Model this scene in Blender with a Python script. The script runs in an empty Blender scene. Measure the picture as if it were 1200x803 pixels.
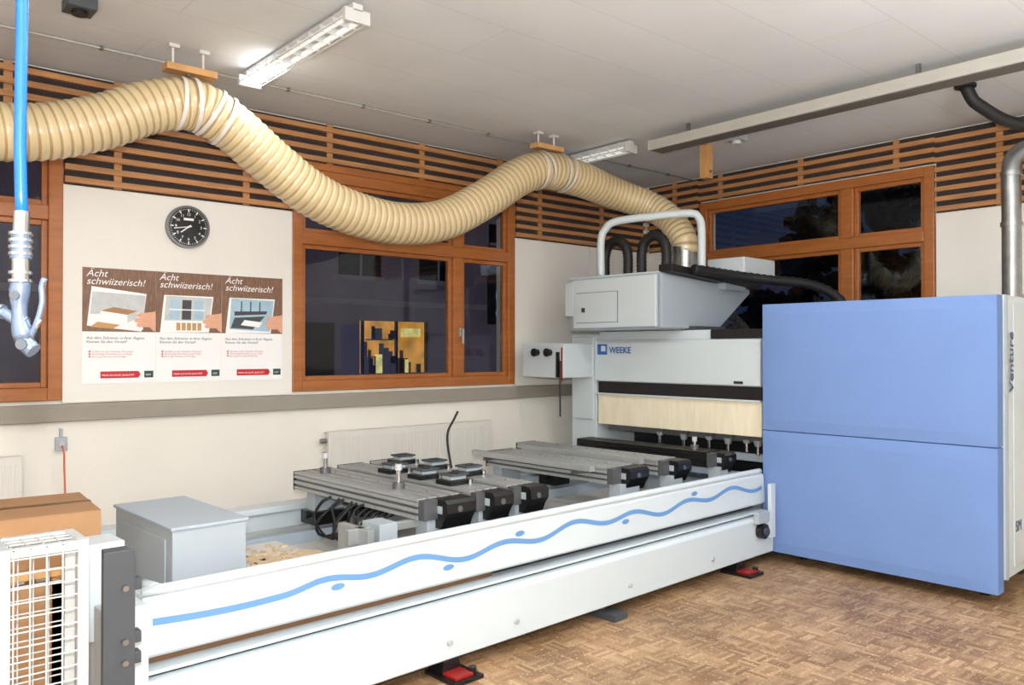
import bpy, bmesh, math, random
from mathutils import Vector, Matrix
random.seed(4)
S=bpy.context.scene
# ---------------------------------------------------------------- helpers
def lin(c):
    c=c/255.0
    return c/12.92 if c<=0.04045 else ((c+0.055)/1.055)**2.4
def col(r,g,b): return (lin(r),lin(g),lin(b),1)
MATS={}
def mat(name,rgb,rough=.5,metal=0.,var=.08,scale=6,bump=0.,bscale=60,emit=0.,stretch=(1,1,1),spec=.5,trans=0.,coat=0.):
    m=bpy.data.materials.new(name); m.use_nodes=True
    nt=m.node_tree; n=nt.nodes; l=nt.links
    b=n['Principled BSDF']
    tc=n.new('ShaderNodeTexCoord'); mp=n.new('ShaderNodeMapping'); mp.inputs['Scale'].default_value=stretch
    l.new(tc.outputs['Object'],mp.inputs[0])
    nz=n.new('ShaderNodeTexNoise'); nz.inputs['Scale'].default_value=scale; nz.inputs['Detail'].default_value=4
    l.new(mp.outputs[0],nz.inputs[0])
    mx=n.new('ShaderNodeMix'); mx.data_type='RGBA'
    c=col(*rgb)
    mx.inputs['A'].default_value=tuple(max(0,x*(1-var*2)) for x in c[:3])+(1,)
    mx.inputs['B'].default_value=tuple(min(1,x*(1+var*2)) for x in c[:3])+(1,)
    l.new(nz.outputs[0],mx.inputs['Factor'])
    l.new(mx.outputs['Result'],b.inputs['Base Color'])
    b.inputs['Roughness'].default_value=rough; b.inputs['Metallic'].default_value=metal
    b.inputs['Specular IOR Level'].default_value=spec
    if coat: b.inputs['Coat Weight'].default_value=coat; b.inputs['Coat Roughness'].default_value=.15
    if emit:
        l.new(mx.outputs['Result'],b.inputs['Emission Color']); b.inputs['Emission Strength'].default_value=emit
    if bump:
        n2=n.new('ShaderNodeTexNoise'); n2.inputs['Scale'].default_value=bscale; n2.inputs['Detail'].default_value=3
        l.new(mp.outputs[0],n2.inputs[0])
        bp=n.new('ShaderNodeBump'); bp.inputs['Strength'].default_value=bump; bp.inputs['Distance'].default_value=.01
        l.new(n2.outputs[0],bp.inputs['Height']); l.new(bp.outputs[0],b.inputs['Normal'])
    MATS[name]=m
    return m

class MB:
    def __init__(s,name): s.name=name; s.v=[]; s.f=[]; s.fm=[]; s.sm=[]; s.mats=[]
    def mi(s,m):
        if m not in s.mats: s.mats.append(m)
        return s.mats.index(m)
    def add(s,vs,fs,m,sm=False):
        o=len(s.v); s.v+= [tuple(v) for v in vs]; k=s.mi(m)
        for f in fs: s.f.append([i+o for i in f]); s.fm.append(k); s.sm.append(sm)
    def box(s,x0,x1,y0,y1,z0,z1,m,M=None):
        vs=[Vector((x,y,z)) for x in (x0,x1) for y in (y0,y1) for z in (z0,z1)]
        if M: vs=[M@v for v in vs]
        s.add(vs,[(0,1,3,2),(4,6,7,5),(0,4,5,1),(2,3,7,6),(0,2,6,4),(1,5,7,3)],m)
        return s
    def prism(s,pts,axis,a0,a1,m):
        def mk(p,a):
            if axis=='Y': return (p[0],a,p[1])
            if axis=='X': return (a,p[0],p[1])
            return (p[0],p[1],a)
        n=len(pts)
        vs=[mk(p,a0) for p in pts]+[mk(p,a1) for p in pts]
        fs=[list(range(n))[::-1],list(range(n,2*n))]+[(i,(i+1)%n,n+(i+1)%n,n+i) for i in range(n)]
        s.add(vs,fs,m); return s
    def poly(s,pts,m): s.add(pts,[list(range(len(pts)))],m); return s
    def cyl(s,p0,p1,r,m,n=16,r2=None,cap=True):
        p0=Vector(p0);p1=Vector(p1); r2=r if r2 is None else r2
        d=(p1-p0).normalized(); a=d.orthogonal().normalized(); b=d.cross(a)
        vs=[];
        for p,rr in((p0,r),(p1,r2)):
            for i in range(n):
                t=2*math.pi*i/n; vs.append(p+a*math.cos(t)*rr+b*math.sin(t)*rr)
        s.add(vs,[(i,(i+1)%n,n+(i+1)%n,n+i) for i in range(n)],m,True)
        if cap:
            s.add(vs[:n],[list(range(n))[::-1]],m); s.add(vs[n:],[list(range(n))],m)
        return s
    def tube(s,pts,r,m,n=12,cap=True,rf=None,mf=None):
        pts=[Vector(p) for p in pts]; N=len(pts)
        T=[(pts[min(i+1,N-1)]-pts[max(i-1,0)]).normalized() for i in range(N)]
        a=T[0].orthogonal().normalized(); vs=[]
        for i in range(N):
            a=(a-T[i]*a.dot(T[i])).normalized(); b=T[i].cross(a)
            rr=rf(i) if rf else r
            for k in range(n):
                t=2*math.pi*k/n; vs.append(pts[i]+a*math.cos(t)*rr+b*math.sin(t)*rr)
        o=len(s.v); s.v+=[tuple(v) for v in vs]
        for i in range(N-1):
            k_=s.mi(mf(i) if mf else m)
            for k in range(n):
                s.f.append([o+i*n+k,o+i*n+(k+1)%n,o+(i+1)*n+(k+1)%n,o+(i+1)*n+k]); s.fm.append(k_); s.sm.append(True)
        if cap:
            k_=s.mi(m)
            s.f.append([o+k for k in range(n)][::-1]); s.fm.append(k_); s.sm.append(False)
            s.f.append([o+(N-1)*n+k for k in range(n)]); s.fm.append(k_); s.sm.append(False)
        return s
    def build(s,parent=None,bevel=0,loc=None,rotz=0,solid=True):
        me=bpy.data.meshes.new(s.name); me.from_pydata(s.v,[],s.f)
        for m in s.mats: me.materials.append(m)
        for i,p in enumerate(me.polygons): p.material_index=s.fm[i]; p.use_smooth=s.sm[i]
        if solid:
            bm=bmesh.new(); bm.from_mesh(me); bmesh.ops.recalc_face_normals(bm,faces=bm.faces); bm.to_mesh(me); bm.free()
        o=bpy.data.objects.new(s.name,me); S.collection.objects.link(o)
        if parent: o.parent=parent
        if loc: o.location=loc
        o.rotation_euler[2]=rotz
        if bevel:
            b=o.modifiers.new('Bevel','BEVEL'); b.width=bevel; b.segments=2; b.limit_method='ANGLE'; b.angle_limit=math.radians(40)
        return o
def empty(name,loc=(0,0,0),rotz=0):
    o=bpy.data.objects.new(name,None); o.location=loc; o.rotation_euler[2]=rotz; o.empty_display_size=.1
    S.collection.objects.link(o); return o
def text(name,body,loc,rot,size,m,parent,ext=.0008,shear=0,align='LEFT',bold=0,sx=1,line=1):
    c=bpy.data.curves.new(name,'FONT'); c.body=body; c.size=size; c.extrude=ext; c.shear=shear; c.align_x=align; c.offset=bold; c.space_line=line
    o=bpy.data.objects.new(name,c); o.location=loc; o.rotation_euler=[math.radians(a) for a in rot]; o.scale=(sx,1,1)
    c.materials.append(m); S.collection.objects.link(o); o.parent=parent; return o
def catmull(P,step=.02,closed=False):
    P=[Vector(p) for p in P]; Q=[P[0]*2-P[1]]+P+[P[-1]*2-P[-2]]; out=[]
    for i in range(1,len(Q)-2):
        a,b,c,d=Q[i-1:i+3]; n=max(2,int((c-b).length/step))
        for k in range(n):
            t=k/n
            out.append(.5*((2*b)+(-a+c)*t+(2*a-5*b+4*c-d)*t*t+(-a+3*b-3*c+d)*t**3))
    out.append(P[-1]); return out
def resample(pts,step):
    out=[pts[0].copy()]; acc=0; 
    for a,b in zip(pts,pts[1:]):
        L=(b-a).length
        if L==0: continue
        while acc+L>=step*len(out):
            t=(step*len(out)-acc)/L; out.append(a.lerp(b,t))
        acc+=L
    return out
# ---------------------------------------------------------------- materials
M_wall=mat('wall_cream',(232,227,217),.8,var=.03,scale=2,bump=.1,bscale=90)
M_board=mat('wallboard_white',(232,229,222),.7,var=.02,scale=3)
M_dark=mat('dark_backing',(56,50,48),.9,var=.1)
M_ledge=mat('ledge_greybeige',(150,143,131),.7,var=.06,scale=5)
M_wood=mat('window_wood',(164,98,44),.4,var=.16,scale=5,stretch=(1,1,6),coat=.15)
M_slat=mat('slat_wood',(180,128,80),.55,var=.25,scale=3,stretch=(1,1,12))
M_ply=mat('light_wood',(196,150,96),.6,var=.15,scale=8,stretch=(1,6,1))
M_white=mat('machine_white',(198,208,212),.4,var=.02,scale=2)
M_white2=mat('machine_grey',(162,174,184),.4,var=.02,scale=2)
M_lgrey=mat('cabinet_grey',(166,175,181),.45,var=.02)
M_black=mat('black_plastic',(18,18,20),.35,var=.2)
M_rubber=mat('black_rubber',(22,22,24),.6,var=.2)
M_blue=mat('blue_fabric',(112,140,192),.8,var=.03,scale=3,bump=.2,bscale=220,spec=.25)
M_blue_d=mat('blue_seam',(70,98,150),.8)
M_wave=mat('wave_blue',(98,144,194),.4,var=.02)
M_logo=mat('logo_blue',(38,92,168),.4,var=.02)
M_navy=mat('text_navy',(48,62,104),.5,var=.02)
M_alu=mat('aluminium',(176,179,178),.38,.45,var=.06,scale=4)
M_alud=mat('aluminium_dark',(104,106,108),.4,.5,var=.1)
M_steel=mat('galvanised_steel',(150,152,152),.3,.9,var=.15,scale=14)
M_cream=mat('birch_board',(232,222,196),.5,var=.07,scale=5,stretch=(1,6,1))
M_duct=mat('duct_cream',(208,190,150),.28,var=.06,scale=2,coat=.5)
M_ductd=mat('duct_wire_groove',(172,146,104),.4,var=.06)
M_strap=mat('strap_white',(216,210,204),.5,var=.04)
M_wire=mat('white_wire',(186,189,188),.4,var=.02)
M_dgrey=mat('dark_grey_paint',(66,71,76),.5,var=.05)
M_red=mat('red_paint',(140,24,20),.4,var=.05)
M_orange=mat('orange_cable',(214,110,60),.5)
M_card=mat('cardboard',(170,130,92),.8,var=.06,scale=4)
M_tape=mat('brown_tape',(112,80,52),.5)
M_pan=mat('bed_pan',(204,203,196),.6,var=.05)
M_dust=mat('sawdust',(204,180,146),.9,var=.12,scale=20,bump=.4)
M_rad=mat('radiator_white',(218,214,206),.5,var=.01)
M_tube=mat('fluorescent_tube',(245,248,255),.4,var=0,emit=7)
M_tubeoff=mat('acrylic_lamp',(225,228,226),.3,var=.02,emit=.5)
M_lamp=mat('lamp_housing',(200,200,198),.4,var=.03)
M_tray=mat('trunking_grey',(176,174,166),.45,var=.05)
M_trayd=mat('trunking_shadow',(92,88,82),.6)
M_paper=mat('poster_paper',(240,240,240),.55,var=.01)
M_pwood=mat('poster_photo_wood',(124,92,72),.45,var=.4,scale=14,stretch=(6,1,1))
M_skin=mat('poster_skin',(222,168,138),.5,var=.06,scale=30)
M_pgrey=mat('poster_grey',(196,200,200),.5,var=.1,scale=20)
M_pblue=mat('poster_sky',(164,194,212),.5,var=.1,scale=10)
M_ink=mat('poster_ink',(70,66,70),.6)
M_inkl=mat('poster_ink_light',(196,120,120),.6)
M_pred=mat('poster_red',(196,30,44),.5,var=.02)
M_pgreen=mat('poster_green',(40,72,62),.5)
M_pw=mat('poster_white',(244,244,244),.5,var=.0)
M_bhose=mat('air_hose_blue',(6,78,156),.25,var=.04,coat=.3)
M_chrome=mat('chrome',(206,210,214),.18,1,var=.05)
M_gunb=mat('gun_alloy',(112,126,148),.22,.7,var=.06)
M_cface=mat('clock_face',(24,26,28),.3,var=.05)
M_crim=mat('clock_rim',(120,122,124),.3,.6,var=.03)
M_facade=mat('facade_night',(60,54,66),.9,var=.3,scale=.8,emit=.55)  # faint emission added so the unlit wall shows at night
M_lit=mat('lit_shop',(186,128,54),.8,var=.6,scale=2.6,emit=.85)
M_litw=mat('lit_goods',(220,190,120),.8,var=.4,scale=5,emit=.9)
M_litd=mat('facade_window_dark',(10,11,18),.3,emit=.1)
M_sill=mat('facade_sill',(90,86,94),.8,emit=.3)  # sills also get a little added glow, as on the facade
M_reflection=mat('reflection_blue',(120,170,220),.5,var=.1,emit=.5)  # bluish window reflection put in as an emissive colour
M_tree=mat('tree_night',(9,11,11),1,var=.3)
M_ground=mat('ground_night',(22,22,26),.9)

# ceiling material : plank seams + stains
def ceiling_mat():
    m=mat('ceiling_paint',(210,212,213),.85,var=.05,scale=1.5,bump=.08,bscale=40)
    nt=m.node_tree;n=nt.nodes;l=nt.links
    b=n['Principled BSDF']; src=b.inputs['Base Color'].links[0].from_socket
    tc=n['Texture Coordinate']
    br=n.new('ShaderNodeTexBrick'); br.inputs['Scale'].default_value=1
    br.inputs['Brick Width'].default_value=3.0; br.inputs['Row Height'].default_value=.5; br.inputs['Mortar Size'].default_value=.004
    br.inputs['Color1'].default_value=(1,1,1,1); br.inputs['Color2'].default_value=(.975,.975,.975,1); br.inputs['Mortar'].default_value=(.86,.86,.86,1)
    l.new(tc.outputs['Object'],br.inputs[0])
    mx=n.new('ShaderNodeMix'); mx.data_type='RGBA'; mx.blend_type='MULTIPLY'; mx.inputs['Factor'].default_value=1
    l.new(src,mx.inputs['A']); l.new(br.outputs[0],mx.inputs['B']); l.new(mx.outputs['Result'],b.inputs['Base Color'])
    return m
M_ceil=ceiling_mat()

def parquet():
    m=bpy.data.materials.new('mosaic_parquet'); m.use_nodes=True
    nt=m.node_tree;n=nt.nodes;l=nt.links; b=n['Principled BSDF']
    tc=n.new('ShaderNodeTexCoord'); sep=n.new('ShaderNodeSeparateXYZ'); l.new(tc.outputs['Object'],sep.inputs[0])
    def math_(op,a,bb=None):
        x=n.new('ShaderNodeMath'); x.operation=op
        for i,v in enumerate((a,bb)):
            if v is None: continue
            if isinstance(v,(int,float)): x.inputs[i].default_value=v
            else: l.new(v,x.inputs[i])
        return x.outputs[0]
    T=1/.115
    ax=math_('MULTIPLY',sep.outputs[0],T); ay=math_('MULTIPLY',sep.outputs[1],T)
    fx=math_('FLOOR',ax); fy=math_('FLOOR',ay)
    par=math_('MODULO',math_('ABSOLUTE',math_('ADD',fx,fy)),2)   # 0/1
    inv=math_('SUBTRACT',1,par)
    sel=math_('ADD',math_('MULTIPLY',ax,par),math_('MULTIPLY',ay,inv))
    st=math_('MULTIPLY',sel,5); sf=math_('FLOOR',st)
    comb=n.new('ShaderNodeCombineXYZ'); l.new(fx,comb.inputs[0]); l.new(fy,comb.inputs[1]); l.new(sf,comb.inputs[2])
    wn=n.new('ShaderNodeTexWhiteNoise'); wn.noise_dimensions='3D'; l.new(comb.outputs[0],wn.inputs[0])
    ramp=n.new('ShaderNodeValToRGB'); e=ramp.color_ramp.elements
    e[0].position=0;e[0].color=col(146,110,76); e[1].position=1;e[1].color=col(192,158,120)
    x=ramp.color_ramp.elements.new(.5); x.color=col(170,134,98)
    l.new(wn.outputs[0],ramp.inputs[0])
    # seams
    fr=math_('FRACT',st); seam=math_('LESS_THAN',fr,.06)
    gx=math_('LESS_THAN',math_('FRACT',ax),.02); gy=math_('LESS_THAN',math_('FRACT',ay),.02)
    sm=math_('MINIMUM',math_('ADD',math_('ADD',seam,gx),gy),1)
    mx=n.new('ShaderNodeMix'); mx.data_type='RGBA'; l.new(math_('MULTIPLY',sm,.4),mx.inputs['Factor'])
    l.new(ramp.outputs[0],mx.inputs['A']); mx.inputs['B'].default_value=col(100,74,50)
    # stains & dust
    nz=n.new('ShaderNodeTexNoise'); nz.inputs['Scale'].default_value=2.2; nz.inputs['Detail'].default_value=6; l.new(tc.outputs['Object'],nz.inputs[0])
    r2=n.new('ShaderNodeValToRGB'); r2.color_ramp.elements[0].position=.35; r2.color_ramp.elements[0].color=(.60,.57,.53,1)
    r2.color_ramp.elements[1].position=.65; r2.color_ramp.elements[1].color=(1,1,1,1); l.new(nz.outputs[0],r2.inputs[0])
    m2=n.new('ShaderNodeMix'); m2.data_type='RGBA'; m2.blend_type='MULTIPLY'; m2.inputs['Factor'].default_value=1
    l.new(mx.outputs['Result'],m2.inputs['A']); l.new(r2.outputs[0],m2.inputs['B'])
    n3=n.new('ShaderNodeTexNoise'); n3.inputs['Scale'].default_value=60; n3.inputs['Detail'].default_value=6; l.new(tc.outputs['Object'],n3.inputs[0])
    r3=n.new('ShaderNodeValToRGB'); r3.color_ramp.elements[0].position=.60; r3.color_ramp.elements[0].color=(0,0,0,1)
    r3.color_ramp.elements[1].position=.68; r3.color_ramp.elements[1].color=(1,1,1,1); l.new(n3.outputs[0],r3.inputs[0])
    m3=n.new('ShaderNodeMix'); m3.data_type='RGBA'; l.new(math_('MULTIPLY',r3.outputs[0],.65),m3.inputs['Factor'])
    l.new(m2.outputs['Result'],m3.inputs['A']); m3.inputs['B'].default_value=col(224,208,180)
    l.new(m3.outputs['Result'],b.inputs['Base Color']); b.inputs['Roughness'].default_value=.5
    return m
M_floor=parquet()

def glass():
    m=bpy.data.materials.new('window_glass'); m.use_nodes=True
    nt=m.node_tree;n=nt.nodes;l=nt.links
    for x in list(n): n.remove(x)
    o=n.new('ShaderNodeOutputMaterial'); t=n.new('ShaderNodeBsdfTransparent'); g=n.new('ShaderNodeBsdfGlossy')
    t.inputs[0].default_value=(.94,.94,.95,1); g.inputs['Roughness'].default_value=.02; g.inputs['Color'].default_value=(.8,.88,1,1)
    fr=n.new('ShaderNodeFresnel'); fr.inputs[0].default_value=1.45
    mx=n.new('ShaderNodeMixShader'); l.new(fr.outputs[0],mx.inputs[0]); l.new(t.outputs[0],mx.inputs[1]); l.new(g.outputs[0],mx.inputs[2]); l.new(mx.outputs[0],o.inputs[0])
    return m
M_glass=glass()

# ---------------------------------------------------------------- room
W=5.95; XR=7.14; ZC=3.43; XL=-2.6; YB=-3.2
def wall_y(name,y0,y1,x0,x1,opens,m):   # wall with plane normal Y
    b=MB(name); xs=x0
    for (a,c,z0,z1) in opens:
        if a>xs: b.box(xs,a,y0,y1,0,ZC,m)
        b.box(a,c,y0,y1,0,z0,m); b.box(a,c,y0,y1,z1,ZC,m); xs=c
    b.box(xs,x1,y0,y1,0,ZC,m); return b.build()
ZW0,ZW1=1.27,3.04
wall_y('wall_back',W,W+.25,XL-.25,XR+.25,[(-1.2,1.238,ZW0,ZW1),(2.846,5.15,ZW0,ZW1)],M_wall)
b=MB('wall_right'); YR0,YR1,ZR0,ZR1=2.82,5.19,1.27,3.15
b.box(XR,XR+.25,YB,YR0,0,ZC,M_wall).box(XR,XR+.25,YR1,W,0,ZC,M_wall).box(XR,XR+.25,YR0,YR1,0,ZR0,M_wall).box(XR,XR+.25,YR0,YR1,ZR1,ZC,M_wall); b.build()
MB('wall_left').box(XL-.25,XL,YB,W,0,ZC,M_wall).build()
MB('wall_front').box(XL-.25,XR+.25,YB-.25,YB,0,ZC,M_wall).build()
MB('floor').box(XL-.25,XR+.25,YB-.25,W+.25,-.1,0,M_floor).build()
MB('ceiling').box(XL-.25,XR+.25,YB-.25,W+.25,ZC,ZC+.15,M_ceil).build()
# ledge/trim
MB('trim_1').box(XL,XR,W-.05,W,1.13,1.245,M_ledge).build(bevel=.006)
MB('trim_2').box(XR-.05,XR,YB,W-.05,1.13,1.245,M_ledge).build(bevel=.006)
MB('baseboard_back').box(XL,XR,W-.02,W,0,.09,M_ledge).build()
# panels
zb=2.685
MB('wall_panel').box(1.238,2.846,W-.022,W,1.25,zb,M_board).build(bevel=.003)
MB('wall_panel').box(5.16,6.2,W-.022,W,1.25,zb,M_board).box(6.206,XR-.001,W-.022,W,1.25,zb,M_board).build(bevel=.003)
MB('wall_panel').box(XR-.022,XR,.2,YR0-.01,1.25,2.74,M_board).build(bevel=.003)
# slats
def slats(name,axis,a0,a1,z0,z1,pitch=.082):
    b=MB(name)
    if axis=='X': b.box(a0,a1,W-.012,W-.001,z0,z1,M_dark)
    else: b.box(XR-.012,XR-.001,a0,a1,z0,z1,M_dark)
    z=z0+.01
    while z+.038<z1:
        if axis=='X': b.box(a0,a1,W-.05,W-.012,z,z+.038,M_slat)
        else: b.box(XR-.05,XR-.012,a0,a1,z,z+.038,M_slat)
        z+=pitch
    # upright battens
    a=a0+.3
    while a<a1-.06:
        if axis=='X': b.box(a,a+.05,W-.03,W-.012,z0,z1,M_slat)
        else: b.box(XR-.03,XR-.012,a,a+.05,z0,z1,M_slat)
        a+=.9
    return b.build()
slats('wall_slats','X',1.245,2.84,zb+.005,ZC-.01)
slats('wall_slats','X',5.16,XR-.06,zb+.005,ZC-.01)
slats('wall_slats','X',2.84,5.16,ZW1+.06,ZC-.01)
slats('wall_slats','X',-1.2,1.245,ZW1+.06,ZC-.01)
slats('wall_slats','Y',YR1+.01,W-.06,zb,ZC-.01)
slats('wall_slats','Y',YR0-.01,YR1+.01,ZR1+.015,ZC-.01)
slats('wall_slats','Y',.2,YR0-.01,2.745,ZC-.01)

# windows
def window_back(name,x0,x1,mull,trans):
    e=empty(name)
    y0,y1=W-.035,W+.06; f=.085
    b=MB('frame')
    b.box(x0,x0+f,y0,y1,ZW0,ZW1,M_wood).box(x1-f,x1,y0,y1,ZW0,ZW1,M_wood)
    b.box(x0+f,x1-f,y0,y1,ZW0,ZW0+f,M_wood).box(x0+f,x1-f,y0,y1,ZW1-f,ZW1,M_wood)
    b.box(x0+f,x1-f,y0,y1,trans-.055,trans+.04,M_wood)
    for mx in mull: b.box(mx-.055,mx+.055,y0+.002,y1,ZW0+f,trans-.055,M_wood); b.box(mx-.055,mx+.055,y0+.002,y1,trans+.04,ZW1-f,M_wood)
    b.box(x0,x1,W-.04,W-.001,ZW1,ZW1+.058,M_wood)
    b.build(e,.006)
    # sashes
    s=MB('sash'); xs=[x0+f]+[q for mx in mull for q in (mx-.055,mx+.055)]+[x1-f]
    g=MB('glass')
    for i in range(0,len(xs),2):
        a,c=xs[i],xs[i+1]
        for (z0,z1) in ((ZW0+f,trans-.055),(trans+.04,ZW1-f)):
            t=.035
            s.box(a,a+t,y0+.03,y1-.01,z0,z1,M_wood).box(c-t,c,y0+.03,y1-.01,z0,z1,M_wood).box(a+t,c-t,y0+.03,y1-.01,z0,z0+t,M_wood).box(a+t,c-t,y0+.03,y1-.01,z1-t,z1,M_wood)
            g.poly([(a+t,W+.02,z0+t),(c-t,W+.02,z0+t),(c-t,W+.02,z1-t),(a+t,W+.02,z1-t)],M_glass)
    s.build(e,.004); g.build(e,solid=False)
    h=MB('handle')
    for mx in mull: h.box(mx+.005,mx+.025,y0-.012,y0+.002,1.72,1.80,M_alu); h.cyl((mx+.015,y0-.05,1.78),(mx+.015,y0-.01,1.78),.009,M_alu); h.box(mx+.005,mx+.025,y0-.055,y0-.04,1.66,1.79,M_alu)
    h.build(e,.003)
window_back('window_1',-1.2,1.238,[0.0],2.495)
window_back('window_2',2.846,5.15,[4.465],2.495)
e=empty('window_3')
x0,x1=XR-.035,XR+.06; f=.085; b=MB('frame'); tr=2.57
b.box(x0,x1,YR0,YR0+f,ZR0,ZR1,M_wood).box(x0,x1,YR1-f,YR1,ZR0,ZR1,M_wood).box(x0,x1,YR0+f,YR1-f,ZR0,ZR0+f,M_wood).box(x0,x1,YR0+f,YR1-f,ZR1-f,ZR1,M_wood)
b.box(x0,x1,YR0+f,YR1-f,tr-.055,tr+.04,M_wood)
ym=3.58
for z0,z1 in ((ZR0+f,tr-.055),(tr+.04,ZR1-f)): b.box(x0+.002,x1,ym-.06,ym+.06,z0,z1,M_wood)
b.build(e,.006)
s=MB('sash'); g=MB('glass')
for a,c in ((YR0+f,ym-.06),(ym+.06,YR1-f)):
    for z0,z1 in ((ZR0+f,tr-.055),(tr+.04,ZR1-f)):
        t=.035
        s.box(x0+.03,x1-.01,a,a+t,z0,z1,M_wood).box(x0+.03,x1-.01,c-t,c,z0,z1,M_wood).box(x0+.03,x1-.01,a+t,c-t,z0,z0+t,M_wood).box(x0+.03,x1-.01,a+t,c-t,z1-t,z1,M_wood)
        g.poly([(XR+.02,a+t,z0+t),(XR+.02,c-t,z0+t),(XR+.02,c-t,z1-t),(XR+.02,a+t,z1-t)],M_glass)
s.build(e,.004); g.build(e,solid=False)

# ---------------------------------------------------------------- exterior
MB('ground_outside').box(-12,40,W+.3,32,-.6,-.5,M_ground).box(XR+.3,40,-12,W+.3,-.6,-.5,M_ground).build()
b=MB('neighbour_building'); FY=13.5
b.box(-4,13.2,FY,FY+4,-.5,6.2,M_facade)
for i,x in enumerate([-2.5,.2,3,5.6,7.4,9.2,11.0]):
    b.box(x,x+.9,FY-.03,FY,3.0,4.3,M_litd); b.box(x-.06,x+.96,FY-.06,FY,2.92,3.0,M_sill); b.box(x+.43,x+.47,FY-.05,FY-.03,3.0,4.3,M_sill); b.box(x,x+.9,FY-.05,FY-.03,3.85,3.9,M_sill)
# lit workshop front with shelves and goods
b.box(7.85,9.35,FY-.03,FY,1.15,2.15,M_lit)
b.box(7.75,9.45,FY-.12,FY,2.15,2.26,M_facade); b.box(7.75,9.45,FY-.12,FY,1.05,1.15,M_facade)
for x in (7.85,8.60,9.3): b.box(x,x+.04,FY-.10,FY-.03,1.15,2.15,M_litd)
for z in (1.45,1.78): b.box(7.95,8.55,FY-.07,FY-.03,z,z+.025,M_facade)
rs=random.Random(11)
for k in range(26):
    x=rs.uniform(7.92,9.2); z=rs.choice((1.15,1.15,1.475,1.805)) if x<8.5 else 1.15; hh=rs.uniform(.08,.28) if z>1.2 else rs.uniform(.15,.5)
    b.box(x,x+rs.uniform(.05,.16),FY-.08+.001*k,FY-.03,z,z+hh,rs.choice((M_facade,M_tape,M_litw,M_litd)))
b.box(8.75,9.2,FY-.045,FY-.03,1.85,2.02,M_litw)
b.box(6.3,7.3,FY-.03,FY,.6,2.1,M_litd); b.box(5.75,5.95,FY-.03,FY,1.62,1.85,M_lit); b.box(11.3,11.6,FY-.03,FY,1.4,1.7,M_lit)
b.box(-4,13.2,FY-.12,FY,2.45,2.55,M_sill)
b.build()
e=empty('reflection_glow')  # added glowing letters on a board stand in for a blue window reflection
MB('glow_board').box(10.1,10.7,12.4,12.45,2.1,3.2,M_litd).build(e)
MB('glow_post').cyl((10.4,12.47,-.5),(10.4,12.47,2.2),.04,M_dgrey).build(e)
text('glow_letters','S B',(10.62,12.39,2.2),(90,-90,0),.5,M_reflection,e)
def tree(x,y,h,r):
    b=MB('tree_outside'); b.cyl((x,y,-.5),(x,y,h),.2,M_tree,8,.1)
    for k in range(240):
        a=random.random()*6.28; q=random.random()**.6*r; zz=random.uniform(-.8,1); q*=(1-.4*abs(zz)); c=Vector((x+math.cos(a)*q,y+math.sin(a)*q,h+zz*r*.8)); rr=r*random.uniform(.04,.13)
        bm=bmesh.new(); bmesh.ops.create_icosphere(bm,subdivisions=1,radius=rr)
        vs=[v.co*random.uniform(.6,1.5)+c for v in bm.verts]; fs=[[v.index for v in f.verts] for f in bm.faces]; bm.free()
        b.add(vs,fs,M_tree)
    b.build()
tree(17.5,8.4,3.8,2.3); tree(17,5.9,2.2,1.3); tree(19,11.5,1.8,1.6)
MB('garden_wall_outside').box(20,20.3,2,18,-.5,2.3,M_facade).build()

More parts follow.
